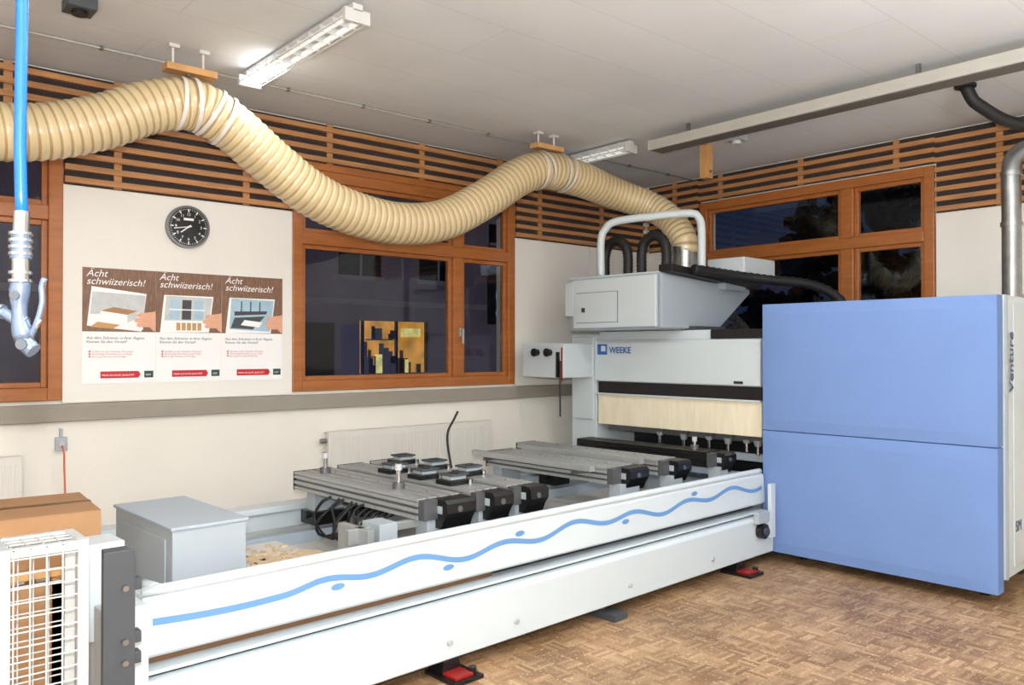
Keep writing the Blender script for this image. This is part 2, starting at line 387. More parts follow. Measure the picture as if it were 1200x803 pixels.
# ---------------------------------------------------------------- posters
def poster(x0,x1,z0,z1,kind):
    e=empty('poster',(x0,W-.024,z0)); w=x1-x0; h=z1-z0
    Y=lambda k:-.001-.0006*k
    MB('sheet').box(0,w,-.0012,0,0,h,M_paper).build(e)
    def P(b,pts,m,k): b.poly([(px*w,Y(k),pz*h) for px,pz in pts],m)
    b=MB('picture')
    P(b,[(0,.45),(1,.45),(1,1),(0,1)],M_pwood,1)
    tl=.03 if kind==0 else -.02
    P(b,[(.06,.47+tl),(.80,.455),(.87,.79),(.12,.81+tl)],M_pw,2)
    if kind==0:
        P(b,[(.1,.6),(.83,.62),(.86,.775),(.13,.795)],M_pgrey,3)
        P(b,[(.10,.5),(.82,.47),(.83,.62),(.1,.6)],M_paper,3)
        P(b,[(.22,.56),(.60,.53),(.60,.60),(.24,.63)],M_pw,5); P(b,[(.24,.63),(.60,.60),(.74,.635),(.42,.665)],M_card,5); P(b,[(.60,.53),(.74,.57),(.74,.635),(.60,.60)],M_pgrey,5)
        P(b,[(.1,.49),(.40,.475),(.5,.51),(.2,.535)],M_ply,4)
    elif kind==1:
        P(b,[(.12,.56),(.8,.56),(.85,.775),(.15,.785)],M_pgrey,3)
        for q in (.2,.38,.56): P(b,[(q,.57),(q+.14,.57),(q+.15,.75),(q+.01,.75)],M_pblue if q!=.38 else M_ink,4)
        P(b,[(.19,.655),(.73,.655),(.73,.665),(.19,.665)],M_pw,5)
        P(b,[(.12,.475),(.78,.465),(.78,.55),(.12,.55)],M_paper,4)
        for q in range(5): P(b,[(.3+.08*q,.47),(.36+.08*q,.47),(.36+.08*q,.54),(.3+.08*q,.54)],M_ply,5)
    else:
        P(b,[(.12,.49),(.79,.47),(.85,.775),(.15,.785)],M_pblue,3)
        P(b,[(.14,.5),(.5,.49),(.7,.62),(.2,.6)],M_dgrey,4); P(b,[(.2,.62),(.72,.64),(.74,.67),(.2,.66)],M_ink,4); P(b,[(.3,.53),(.6,.51),(.66,.56),(.36,.58)],M_pw,5)
        for q in (.3,.45,.6): P(b,[(q,.66),(q+.02,.66),(q+.025,.76),(q+.005,.76)],M_dgrey,5)
    # hand : palm, fingers and thumb (printed)
    P(b,[(1,.46),(.97,.46),(.9,.5),(.88,.56),(.9,.62),(1,.64)],M_skin,5)
    for i,(a,c) in enumerate([(.60,.74),(.555,.70),(.515,.73)]):
        P(b,[(.95,a-.02),(c+.03,a-.022),(c,a-.012),(c,a+.006),(c+.03,a+.018),(.95,a+.03)],M_skin,6+i)
    b.build(e,solid=False)
    text('title','Ächt\nschwiizerisch!',(.05*w,Y(3),h*.925),(90,0,0),.066,M_pw,e,.0001,.3,'LEFT',0,1,.8)
    text('script_line','Aus dem Schreiner in Ihrer Region.\nKennen Sie den Vorteil?',(.05*w,Y(2),h*.385),(90,0,0),.026,M_ink,e,.0001,.3)
    text('bullets','■ Qualität aus der Schweizer Werkstatt\n■ Nachhaltige Materialien, kurze Wege\n■ Beratung, Planung und Montage',(.08*w,Y(2),h*.27),(90,0,0),.017,M_inkl,e,.0001)
    b=MB('banner'); P(b,[(.24,.045),(.76,.045),(.79,.075),(.76,.105),(.24,.105)],M_pred,2); P(b,[(.84,.045),(.97,.045),(.97,.105),(.84,.105)],M_pgreen,2); b.build(e,solid=False)
    text('banner_text','MEHR ALS GUTE QUALITÄT',(.26*w,Y(4),h*.064),(90,0,0),.0165,M_pw,e,.0001)
    text('badge_text','VSSM',(.855*w,Y(4),h*.064),(90,0,0),.016,M_pw,e,.0001)
poster(1.354,1.820,1.372,2.15,0); poster(1.8215,2.286,1.372,2.15,1); poster(2.2875,2.762,1.372,2.15,2)

# clock
e=empty('wall_clock',(2.033,W-.024,2.478))
b=MB('clock_case'); b.cyl((0,0,0),(0,-.035,0),.152,M_crim,48); b.build(e,.004)
b=MB('clock_dial'); b.cyl((0,-.035,0),(0,-.037,0),.135,M_cface,48)
for i in range(12):
    R=Matrix.Rotation(math.radians(30*i),4,'Y'); b.box(-.004,.004,-.039,-.037,.105,.128,M_pw,R)
for i in range(60):
    R=Matrix.Rotation(math.radians(6*i),4,'Y'); b.box(-.0012,.0012,-.0385,-.037,.12,.128,M_pw,R)
b.box(-.035,.035,-.039,-.037,.045,.062,M_pw)
b.build(e)
for i in range(1,13):
    a=math.radians(30*i); text('numeral',str(i),(math.sin(a)*.088,-.038,math.cos(a)*.088-.009),(90,0,0),.028,M_pw,e,.0003,0,'CENTER')
b=MB('clock_hands'); b.box(-.004,.004,-.042,-.040,-.02,.07,M_pw,Matrix.Rotation(math.radians(-128),4,'Y')); b.box(-.003,.003,-.044,-.042,-.02,.105,M_pw,Matrix.Rotation(math.radians(-100),4,'Y')); b.cyl((0,-.037,0),(0,-.046,0),.007,M_pw); b.build(e)

# radiators, socket
def radiator(x0,x1,z0,z1):
    b=MB('radiator'); y1=W-.001
    b.box(x0,x1,y1-.10,y1-.07,z0,z1,M_rad); b.box(x0+.01,x1-.01,y1-.05,y1-.03,z0+.02,z1-.01,M_rad)
    x=x0+.03
    while x<x1-.03: b.box(x,x+.018,y1-.104,y1-.10,z0+.04,z1-.04,M_rad); x+=.034
    b.box(x0,x1,y1-.10,y1-.03,z1,z1+.012,M_rad)
    for x in (x0+.15,x1-.15): b.box(x-.02,x+.02,y1-.07,y1,z0+.1,z1-.1,M_rad)
    b.cyl((x0+.04,y1-.06,0),(x0+.04,y1-.06,z0+.05),.011,M_rad); b.cyl((x1-.04,y1-.06,0),(x1-.04,y1-.06,z0+.05),.011,M_rad)
    b.cyl((x0-.05,y1-.06,z1-.06),(x0,y1-.06,z1-.06),.02,M_steel)
    b.build(bevel=.003)
radiator(3.12,4.8,.25,.93); radiator(-.6,1.0,.25,.92)
e=empty('power_socket',(1.235,W,.985))
b=MB('socket_plate'); b.box(-.035,.035,-.035,0,-.045,.045,M_lgrey); b.cyl((0,-.035,0),(0,-.045,0),.02,M_wire); b.box(-.01,.01,-.02,0,.045,.1,M_lgrey); b.build(e,.004)
MB('orange_cord').tube(catmull([(0,-.05,-.01),(.005,-.08,-.06),(.01,-.06,-.15),(.02,-.05,-.4),(.03,-.03,-.9)],.03),.006,M_orange,8).build(e)

# ---------------------------------------------------------------- ceiling fixtures
def batten(name,x,y0,y1,lit):
    e=empty(name,(x,y0,0)); L=y1-y0; z=ZC
    b=MB('housing')
    b.box(-.03,.03,0,L,z-.06,z-.02,M_lamp)
    for y in (.15,L-.15): b.cyl((0,y,z-.02),(0,y,z),.01,M_lamp)
    for y in (0,L-.03): b.box(-.075,.075,y,y+.03,z-.12,z-.05,M_lamp)
    for i in range(1,10): y=L*i/10; b.box(-.07,.07,y,y+.006,z-.10,z-.06,M_lamp)
    for s in (-1,1): b.box(s*.072-.003,s*.072+.003,.03,L-.03,z-.105,z-.095,M_lamp)
    b.build(e,.003)
    b=MB('tube')
    for s in (-.04,.04):
        k=.70 if lit else 1
        b.cyl((s,.03,z-.085),(s,.03+(L-.06)*k,z-.085),.016,M_tubeoff)
        if lit: b.cyl((s,.03+(L-.06)*k,z-.085),(s,L-.03,z-.085),.018,M_tube)
    b.build(e); return e
batten('fluorescent_lamp',2.15,3.72,5.12,True)
b=batten('fluorescent_lamp',5.36,4.62,5.7,False)
e=empty('cable_trunking')
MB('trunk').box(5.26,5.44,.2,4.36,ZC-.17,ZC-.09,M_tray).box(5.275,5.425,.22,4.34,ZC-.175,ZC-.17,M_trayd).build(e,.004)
b=MB('hangers')
for y in (.6,2.2,4.0): b.box(5.34,5.36,y,y+.03,ZC-.09,ZC,M_steel)
b.build(e)
e=empty('ceiling_junction_box'); MB('box').box(5.9,6.02,3.9,4.05,ZC-.05,ZC,M_lgrey).cyl((5.96,3.97,ZC-.05),(5.96,3.97,ZC-.08),.04,M_lamp).build(e,.004)
MB('wooden_hanger_block').box(6.0,6.09,4.3,4.38,ZC-.30,ZC,M_ply).cyl((6.045,4.29,ZC-.24),(6.045,4.3,ZC-.24),.012,M_steel).build(bevel=.003)
b=MB('ceiling_conduit'); b.tube([(XL,5.3,ZC-.012),(XR,5.3,ZC-.012)],.007,M_tray,8)
x=XL+.3
while x<XR: b.box(x,x+.02,5.285,5.315,ZC-.024,ZC,M_steel); x+=.6
b.build()
MB('ceiling_speaker').box(.98,1.12,4.6,4.75,ZC-.06,ZC,M_dgrey).cyl((1.05,4.675,ZC-.06),(1.05,4.675,ZC-.08),.04,M_black).build(bevel=.004)

# ---------------------------------------------------------------- extraction duct
DY=5.0
path=[(-2.58,DY,2.65),(-1.6,DY,2.60),(-.6,DY,2.62),(.2,DY,2.68),(.75,DY,2.75),(.99,DY,2.80),(1.25,DY,2.90),(1.5,DY,3.03),(1.75,DY,3.09),(1.986,DY,3.0),(2.265,DY,2.81),(2.57,DY,2.635),(2.9,DY,2.545),(3.25,DY,2.52),(3.635,DY,2.59),(4.05,DY,2.805),(4.41,DY,3.03),(4.70,DY,3.12),(5.11,DY,3.10),(5.5,DY-.05,3.02),(5.75,DY-.2,2.93),(5.82,DY-.42,2.78),(5.79,4.385,2.55),(5.786,4.385,2.44)]
e=empty('extraction_duct')
rp=resample(catmull(path,.02),.0125); N=len(rp)
def rr(i):
    k=(i/N); base=.150 if k<.85 else .150-.04*(k-.85)/.15
    return base+(.006,.003,-.002,.003)[i%4]
MB('flexible_hose').tube(rp,.15,M_duct,28,True,rr,lambda i:(M_ductd if i%4==2 else M_duct)).build(e)
def strap(x,tilt,w=.02,y=DY):
    i=min(range(N),key=lambda k:abs(rp[k].x-x)+abs(rp[k].y-y)); p=rp[i]; t=(rp[i+1]-rp[i-1]).normalized()
    t=(Matrix.Rotation(tilt,3,'Y')@t)
    b=MB('strap'); b.cyl(p-t*w,p+t*w,.164,M_strap,28,cap=False)
    b.build(e,solid=False)
    return p
for x,t in ((1.66,.25),(1.74,-.1),(1.86,.1),(1.93,-.1),(4.58,.15),(4.66,-.15),(4.92,.1),(4.84,-.1)): strap(x,t,.012)
b=MB('hanging_bracket')
for x,z in ((1.72,3.29),(4.70,3.31)):
    b.box(x-.14,x+.16,DY-.05,DY+.05,z-.02,z+.02,M_ply)
    for q in (-.09,.09): b.cyl((x+q,DY,z),(x+q,DY,ZC),.008,M_strap,8); b.box(x+q-.03,x+q+.03,DY-.03,DY+.03,ZC-.02,ZC,M_lamp)
    b.box(x-.01,x+.01,DY-.01,DY+.01,z-.03,z-.02,M_steel)
b.build(e)

# ---------------------------------------------------------------- wall-side pipes
e=empty('vent_pipe')
b=MB('pipe'); b.tube(catmull([(6.5,2.05,1.97),(6.5,2.05,2.6),(6.5,2.05,2.88),(6.53,2.02,3.0),(6.62,1.9,3.06),(6.8,1.65,3.06),(7.13,1.2,3.06)],.03),.064,M_steel,20)
for z in (1.98,2.5,2.86): b.cyl((6.5,2.05,z-.015),(6.5,2.05,z+.015),.073,M_steel,20)
b.cyl((6.5,2.05,1.955),(6.5,2.05,1.975),.11,M_steel,20)
b.build(e)
MB('heating_pipe').tube(catmull([(6.02,2.18,ZC),(6.05,2.16,3.36),(6.11,2.12,3.29),(6.34,1.95,3.17),(6.7,1.6,3.18),(7.14,1.2,3.2)],.03),.042,M_rubber,14).cyl((6.02,2.18,ZC-.02),(6.02,2.18,ZC),.07,M_rubber).build()

# ================================================================ MACHINE (slightly rotated in the room)
ROT=math.radians(2.48)
MC=empty('cnc_machining_centre',(0,0,0),ROT)
# --- bed
b=MB('bed_lower_beam')
b.prism([(3.10,.09),(3.10,.345),(3.12,.365),(3.30,.365),(3.30,.08),(3.115,.08)],'X',1.0,5.62,M_white)
b.box(1.05,5.62,3.15,3.30,.376,.390,M_white)
b.build(MC,.004)
b=MB('bed_core'); b.box(1.1,5.62,3.27,3.36,.365,.60,M_black); b.box(1.1,2.9,3.235,3.27,.392,.44,M_tape); b.box(1.1,5.62,3.17,3.30,.365,.376,M_black); b.build(MC)
PB=.432
b=MB('bed_front_panel'); b.prism([(3.18,PB),(3.165,PB+.015),(3.18,.648),(3.20,.668),(3.30,.668),(3.30,.60),(3.23,PB)],'X',1.09,5.62,M_white); b.build(MC,.003)
b=MB('bed_hand_rail'); b.tube(catmull([(1.16,3.38,.66),(1.16,3.27,.672),(1.17,3.215,.676),(1.23,3.20,.678),(3,3.20,.678),(5.6,3.20,.678)],.05),.021,M_white,12); b.build(MC)
b=MB('beam_bolts')
for x in (1.6,2.5,2.95,3.9,4.8): b.cyl((x,3.10,.17),(x,3.085,.17),.014,M_lgrey,12)
b.build(MC)
def front_y(z): return 3.165+.015*(z-PB-.015)/(.648-PB-.015)-.002
b=MB('wave_decor'); K=300; pr=None
def wz(x):
    t=x-1.12
    amp=min(1,max(0,(t-.5)/.35))
    return .568-.016*math.sin(min(1,t/.7)*math.pi)+amp*(.022*math.sin((t-.55)*2*math.pi/.56)+.014*math.sin((t-.6)*2*math.pi/1.5))
for i in range(K+1):
    x=1.12+(5.58-1.12)*i/K; z=wz(x); w=.0135
    cur=[(x,front_y(z-w),z-w),(x,front_y(z+w),z+w)]
    if pr: b.poly([pr[0],cur[0],cur[1],pr[1]],M_wave)
    pr=cur
for x,s in ((1.92,-1),(2.55,-1),(3.05,1),(3.95,-1),(4.7,1)):
    z=wz(x)+s*.040
    b.poly([(x+.035*math.cos(a*math.pi/8),front_y(z)-.001,z+.015*math.sin(a*math.pi/8)) for a in range(16)],M_wave)
b.build(MC,solid=False)
b=MB('bed_end_plate'); b.box(1.0,1.09,3.12,3.34,.10,.655,M_white); b.box(1.08,1.14,3.34,4.95,.08,.50,M_white); b.box(.93,1.10,3.42,3.60,.46,.84,M_white); b.box(.95,1.0,3.2,3.3,.3,.64,M_lgrey); b.build(MC,.006)
b=MB('bed_back_beam'); b.box(1.14,5.7,4.84,4.95,.08,.60,M_white); b.box(1.14,5.7,4.80,4.84,.56,.60,M_white); b.build(MC,.005)
b=MB('bed_pan'); b.box(1.09,5.7,3.34,4.84,.36,.40,M_pan); b.box(1.70,2.3,3.55,4.5,.40,.46,M_pan); b.build(MC,.004)
b=MB('sawdust_heap')
for k in range(110):
    big=k<10
    cx=1.98+random.uniform(-.24,.28); cy=4.0+random.uniform(-.4,.4); r=random.uniform(.05,.12) if big else random.uniform(.008,.028)
    pts=[(cx+r*random.uniform(.6,1.3)*math.cos(a*.628),cy+r*random.uniform(.6,1.3)*math.sin(a*.628)) for a in range(10)]
    b.prism(pts,'Z',.46,.463+.0006*k if big else .470,M_dust)
b.build(MC)
b=MB('linear_guides')
for y in (3.46,4.62):
    b.box(1.72,5.65,y-.06,y+.06,.40,.47,M_white2); b.box(1.72,5.65,y-.02,y+.02,.47,.50,M_alu)
b.box(1.72,5.65,3.95,4.0,.40,.43,M_black)
b.build(MC,.003)
b=MB('end_cabinet'); b.box(1.32,1.65,3.51,4.24,.40,.832,M_lgrey); b.box(1.31,1.66,3.50,4.25,.825,.84,M_white2); b.box(1.313,1.32,3.58,4.17,.5,.78,M_lgrey); b.box(1.16,1.32,3.6,4.2,.40,.5,M_white); b.build(MC,.006)
# --- consoles
def console(x0,x1,y0,y1,pods,clamps,dark=False,ztop=.815):
    A=M_black if dark else M_alu
    b=MB('console'); w=x1-x0
    b.box(x0+.012,x1-.012,y0,y1,ztop-.11,ztop-.016,M_alud if not dark else M_black)
    for z in (ztop-.11,ztop-.075,ztop-.04):
        b.box(x0,x1,y0,y1,z,z+.02,A)
    for a,c in ((0,.2),(.26,.46),(.54,.74),(.8,1)):
        b.box(x0+a*w,x0+c*w,y0,y1,ztop-.016,ztop,A)
    b.box(x0+.21*w,x0+.25*w,y0,y1,ztop-.015,ztop-.013,M_logo)
    b.box(x0,x1,y1,y1+.012,ztop-.115,ztop+.002,M_black)
    y=y0+.15
    while y<y1-.05: b.cyl((x0+.63*w,y,ztop),(x0+.63*w,y,ztop+.002),.008,M_alud,8); y+=.16
    b.build(MC,.002)
    b=MB('console_drive_box'); xa=x0+w*.34; zt=ztop-.014
    b.prism([(y0-.10,zt-.10),(y0-.13,zt-.06),(y0-.13,zt-.01),(y0-.11,zt+.008),(y0+.0,zt+.008),(y0+.0,zt-.145),(y0-.08,zt-.145)],'X',xa,x1+.015,M_black)
    b.box(x0+.005,xa,y0-.05,y0,ztop-.11,ztop-.006,M_alud)
    b.cyl((xa+w*.3,y0-.13,ztop-.055),(xa+w*.3,y0-.138,ztop-.055),.016,M_alud,18)
    b.box(xa-.002,xa,y0-.09,y0-.05,ztop-.08,ztop-.04,M_lgrey)
    b.build(MC,.008)
    b=MB('console_carriage')
    for y in (3.46,4.62):
        b.box(x0+.02,x1-.02,y-.09,y+.09,.50,.58,M_black); b.box(x0+.04,x1-.04,y-.05,y+.05,.58,ztop-.11,M_lgrey)
        b.cyl((x0-.005,y,.56),(x0+.02,y,.56),.025,M_black,14)
    b.build(MC,.003)
    b=MB('suction_pods')
    xc=(x0+x1)/2
    for y in pods:
        b.box(xc-.085,xc+.085,y-.07,y+.07,ztop,ztop+.028,M_black); b.box(xc-.055,xc+.055,y-.045,y+.045,ztop+.028,ztop+.05,M_lgrey)
        b.box(xc-.065,xc+.065,y-.06,y+.06,ztop+.05,ztop+.062,M_dgrey); b.cyl((xc,y,ztop+.062),(xc,y,ztop+.066),.03,M_black)
        b.cyl((xc+.05,y-.085,ztop),(xc+.05,y-.085,ztop+.03),.012,M_chrome,10)
    if pods: b.build(MC,.004)
    b=MB('clamp_cylinder')
    for y,h in clamps:
        b.cyl((xc-.02,y,ztop),(xc-.02,y,ztop+.035),.034,M_alud); b.cyl((xc-.02,y,ztop+.035),(xc-.02,y,ztop+h),.014,M_chrome); b.cyl((xc-.02,y,ztop+h-.035),(xc-.02,y,ztop+h),.02,M_wire)
    if clamps: b.build(MC)
console(2.56,2.84,3.44,4.76,[],[(4.58,.13),(3.78,.14)])
console(2.92,3.12,3.44,4.82,[3.70,3.98,4.30],[])
console(3.20,3.40,3.44,4.85,[3.90,4.25,4.60],[])
console(4.16,4.44,3.50,4.70,[],[])
console(4.72,4.94,3.50,4.95,[],[])
console(5.34,5.54,3.50,4.82,[],[(3.66,.10)],dark=True)
b=MB('limit_rails')
for x in (4.05,4.58): 
    b.box(x,x+.05,3.55,4.75,.79,.83,M_alu); 
    for y in (3.7,4.6): b.box(x+.01,x+.12,y,y+.03,.76,.79,M_alud)
b.build(MC,.002)
b=MB('valve_block')
b.box(2.24,2.28,3.42,3.70,.46,.70,M_alu); b.box(2.31,2.42,3.42,3.58,.46,.72,M_lgrey); b.box(2.18,2.34,3.50,3.54,.62,.70,M_alu); b.box(2.30,2.42,3.62,3.72,.46,.66,M_alu); b.box(2.44,2.5,3.70,3.84,.46,.62,M_black)
for z in (.5,.56,.62): b.cyl((2.24,3.55,z),(2.22,3.55,z),.012,M_black)
for q in range(4): b.cyl((2.325+.025*q,3.415,.6),(2.325+.025*q,3.42,.6),.008,M_black)
b.box(2.42,2.60,3.48,3.52,.66,.70,M_alu)
b.build(MC,.003)
b=MB('cabling')
for k in range(6):
    y=3.95+.07*k; P=[(2.58,y,.72),(2.50+random.uniform(-.03,.03),y+random.uniform(-.05,.05),.69),(2.46+random.uniform(-.04,.03),y+random.uniform(-.08,.08),.58),(2.50,y+random.uniform(-.08,.08),.49),(2.6,y-.1,.56),(2.62,y-.15,.70)]
    b.tube(catmull(P,.03),.008,M_rubber,6)
for k in range(5):
    y=3.68+.06*k; b.tube(catmull([(2.58,y,.70),(2.50,y,.66),(2.49,y-.04,.50),(2.55,y-.06,.42)],.03),.007,M_rubber,6)
b.tube(catmull([(3.9,4.72,.45),(3.88,4.8,.75),(3.9,4.86,.95),(3.98,4.88,1.06),(4.02,4.88,1.12)],.03),.009,M_rubber,8)
b.build(MC)
# --- gantry
b=MB('gantry_column')
b.box(5.72,6.3,4.93,5.24,.10,1.74,M_white); b.box(5.70,5.72,4.95,5.22,.95,1.72,M_white)
b.box(5.60,5.72,4.96,5.20,.10,.62,M_white2)
b.build(MC,.012)
b=MB('gantry_beam')
b.box(5.78,6.3,3.25,4.93,.98,1.74,M_white2)
b.prism([(5.70,1.32),(5.70,1.66),(5.72,1.685),(5.80,1.685),(5.80,1.31),(5.71,1.31)],'Y',3.25,4.93,M_white)
b.box(5.76,6.2,3.25,4.93,1.685,1.765,M_white)
b.build(MC,.005)
b=MB('black_slot_trim'); b.box(5.715,5.78,3.25,4.90,1.20,1.31,M_black); b.box(5.70,5.75,3.25,4.93,1.190,1.205,M_white); b.box(5.74,5.76,3.25,3.72,1.69,1.765,M_black); b.build(MC,.002)
b=MB('birch_cover_board'); b.box(5.722,5.736,3.25,4.91,.92,1.192,M_cream); b.build(MC,.002)
b=MB('logo_plate'); b.box(5.694,5.70,4.785,4.895,1.555,1.65,M_logo)
b.box(5.692,5.694,4.80,4.85,1.585,1.635,M_white); b.build(MC)
text('maker_lettering','WEEKE',(5.691,4.755,1.570),(90,0,-90),.078,M_logo,MC,.001,0,'LEFT',.001)
b=MB('small_badge'); b.box(5.695,5.70,3.40,3.48,1.33,1.35,M_black); b.build(MC)
b=MB('router_unit')
for i,y in enumerate((3.35,3.45,3.62,3.80,4.05,4.3)):
    h=.86+.02*(i%2); b.box(5.80,6.0,y-.06,y+.06,.88,1.0,M_alud); b.cyl((5.84,y,.9),(5.84,y,h-.03),.04,M_alu,16,.025); b.cyl((5.84,y,h-.03),(5.84,y,h-.10),.014,M_chrome)
b.box(5.83,5.86,3.30,4.88,.86,.96,M_alud); b.box(5.9,6.2,3.3,4.9,.94,.98,M_alud)
b.box(5.9,5.94,3.3,4.9,.70,.76,M_white2); b.box(5.9,5.94,3.3,4.9,.55,.60,M_white2)
b.build(MC,.002)
b=MB('dust_skirt'); b.box(6.28,6.32,3.25,5.2,.4,.98,M_black); b.build(MC)
b=MB('bed_under_gantry'); b.box(5.7,6.9,3.25,4.95,.08,.5,M_white2); b.build(MC,.004)
# head
b=MB('head_cover')
b.box(5.40,5.44,4.02,4.93,1.79,2.22,M_white); b.prism([(5.44,1.77),(6.25,1.77),(6.80,2.12),(6.80,2.17),(6.4,2.22),(5.44,2.24)],'Y',4.00,5.00,M_white2)
b.box(5.40,5.46,4.93,5.03,1.90,2.21,M_white)
b.box(5.44,6.0,4.0,5.02,2.235,2.25,M_white); b.build(MC,.008)
b=MB('head_door'); b.box(5.392,5.40,4.42,4.88,1.84,2.10,M_white); b.box(5.388,5.392,4.78,4.82,1.93,1.97,M_dgrey)
b.box(5.397,5.40,4.41,4.89,1.836,1.84,M_dgrey); b.box(5.397,5.40,4.41,4.89,2.10,2.104,M_dgrey); b.box(5.397,5.40,4.414,4.42,1.84,2.10,M_dgrey); b.build(MC,.002)
b=MB('head_support'); b.box(5.8,6.25,3.9,4.9,1.765,1.80,M_dgrey); b.build(MC)
b=MB('head_side_shell'); b.prism([(5.42,1.78),(6.25,1.78),(6.78,2.12),(6.78,2.16),(5.42,2.225)],'Y',3.97,4.0,M_white2); b.build(MC,.006)
b=MB('head_top_tray'); b.prism([(5.44,2.24),(6.84,2.15),(6.84,2.21),(5.44,2.30)],'Y',3.88,4.02,M_black); b.build(MC,.006)
b=MB('top_box'); b.box(6.2,6.72,3.68,4.05,2.25,2.40,M_white); b.box(6.25,6.6,3.9,4.2,2.13,2.26,M_white2); b.build(MC,.01)
b=MB('cable_chain'); ch=catmull([(5.7,3.86,2.27),(6.1,3.75,2.24),(6.4,3.55,2.20),(6.65,3.35,2.17),(6.85,3.2,2.08),(6.93,3.1,1.9),(6.9,3.08,1.7)],.03)
b.tube(ch,.045,M_rubber,8,True,lambda i:.045 if i%2 else .038); b.build(MC)
b=MB('extraction_hoses')
def arch(x,ya,yb,z0,z1,r):
    P=[(x,ya,z0),(x,ya,z1-.14),(x,ya+(yb-ya)*.15,z1-.04),(x,(ya+yb)/2,z1),(x,ya+(yb-ya)*.85,z1-.04),(x,yb,z1-.14),(x,yb,z0)]
    b.tube(catmull(P,.015),r,M_rubber,14,True,lambda i:r*(1.06 if i%2 else .94))
arch(5.62,4.74,4.48,2.25,2.57,.043); arch(5.66,4.36,4.10,2.25,2.58,.043)
b.build(MC)
b=MB('duct_connector'); b.cyl((5.97,4.13,2.24),(5.97,4.13,2.50),.118,M_steel,24)
for z in (2.26,2.36,2.48): b.cyl((5.97,4.13,z),(5.97,4.13,z+.015),.125,M_steel,24)
b.build(MC)
b=MB('hose_guard_frame')
P=[(5.47,4.66,2.25),(5.47,4.66,2.56),(5.48,4.62,2.66),(5.51,4.52,2.72),(5.65,4.2,2.745),(5.79,3.95,2.755),(5.83,3.895,2.72),(5.84,3.87,2.62),(5.84,3.87,2.27)]
b.tube(catmull(P,.03),.034,M_white,12)
b.build(MC)
# side control box (behind the column)
b=MB('rear_control_box'); b.box(5.32,5.72,4.97,5.50,1.345,1.66,M_white); b.build(MC,.008)
b=MB('control_knobs')
for y in (5.3,5.14): b.cyl((5.32,y,1.575),(5.28,y,1.575),.03,M_black,18); b.cyl((5.28,y,1.575),(5.265,y,1.575),.038,M_black,18)
b.box(5.30,5.32,5.02,5.05,1.35,1.58,M_black); b.box(5.31,5.32,4.985,4.995,1.32,1.62,M_red)
b.cyl((5.305,5.0,1.5),(5.305,5.0,1.0),.008,M_black,8)
b.build(MC)
# --- blue padded guard
b=MB('blue_padded_guard')
def pad(z0,z1):
    nx,nz=18,12; vs=[];fs=[]
    y0,y1=1.60,3.20
    for j in range(nz+1):
        for i in range(nx+1):
            u=i/nx;v=j/nz; bul=.014*(1-(2*u-1)**8)*(1-(2*v-1)**8)
            vs.append((5.650-bul,y0+(y1-y0)*u,z0+(z1-z0)*v))
    for j in range(nz):
        for i in range(nx): a=j*(nx+1)+i; fs.append((a,a+1,a+nx+2,a+nx+1))
    ring=[i for i in range(nx+1)]+[j*(nx+1)+nx for j in range(1,nz+1)]+[nz*(nx+1)+i for i in range(nx-1,-1,-1)]+[j*(nx+1) for j in range(nz-1,0,-1)]
    o=len(vs); vs+=[(5.76,vs[r][1],vs[r][2]) for r in ring]; n=len(ring)
    b.add(vs,fs+[(ring[i],ring[(i+1)%n],o+(i+1)%n,o+i) for i in range(n)]+[tuple(range(o,o+n))],M_blue)
pad(.992,1.945); pad(.075,.984)
b.box(5.67,5.76,1.61,3.19,.98,1.0,M_blue_d)
b.build(MC,0)
b=MB('side_cabinet'); b.box(5.76,5.80,1.63,3.2,.12,1.93,M_dgrey); b.box(5.80,6.78,1.60,3.2,.14,1.95,M_white); b.box(5.80,5.84,1.59,1.60,.14,1.95,M_lgrey); b.box(5.96,6.74,1.592,1.60,.2,1.9,M_white)
for x in (5.9,6.65):
    for y in (1.75,3.0): b.cyl((x,y,0),(x,y,.14),.035,M_black)
b.build(MC,.008)
text('side_lettering','Venture',(5.935,1.588,1.32),(90,-90,0),.12,M_navy,MC,.001,.1,'LEFT',.002)
text('side_lettering_small','5M',(5.97,1.588,.42),(90,0,0),.10,M_navy,MC,.001)
b=MB('hand_wheel'); b.cyl((5.42,3.10,.27),(5.42,3.05,.27),.055,M_black,22); b.cyl((5.42,3.05,.27),(5.42,3.03,.27),.03,M_dgrey,16); b.box(5.34,5.5,3.06,3.10,.33,.41,M_lgrey); b.box(5.54,5.6,3.07,3.1,.2,.60,M_white); b.build(MC,.003)
b=MB('levelling_feet')
for x in (1.3,2.5,5.15):
    b.box(x-.06,x+.12,2.98,3.22,0,.02,M_black); b.box(x-.04,x+.07,3.0,3.1,.02,.035,M_red); b.prism([(x-.04,.02),(x+.08,.02),(x+.06,.08),(x-.03,.08)],'Y',3.10,3.22,M_black); b.cyl((x+.09,3.03,.02),(x+.09,3.03,.05),.02,M_black)
b.box(3.7,3.82,3.05,3.3,0,.04,M_dgrey); b.cyl((3.76,3.2,.04),(3.76,3.2,.09),.02,M_steel)
for x in (1.3,3.3,5.3): b.cyl((x,4.9,0),(x,4.9,.09),.03,M_steel)
b.box(5.85,6.1,5.0,5.2,0,.1,M_dgrey)
b.build(MC,.002)

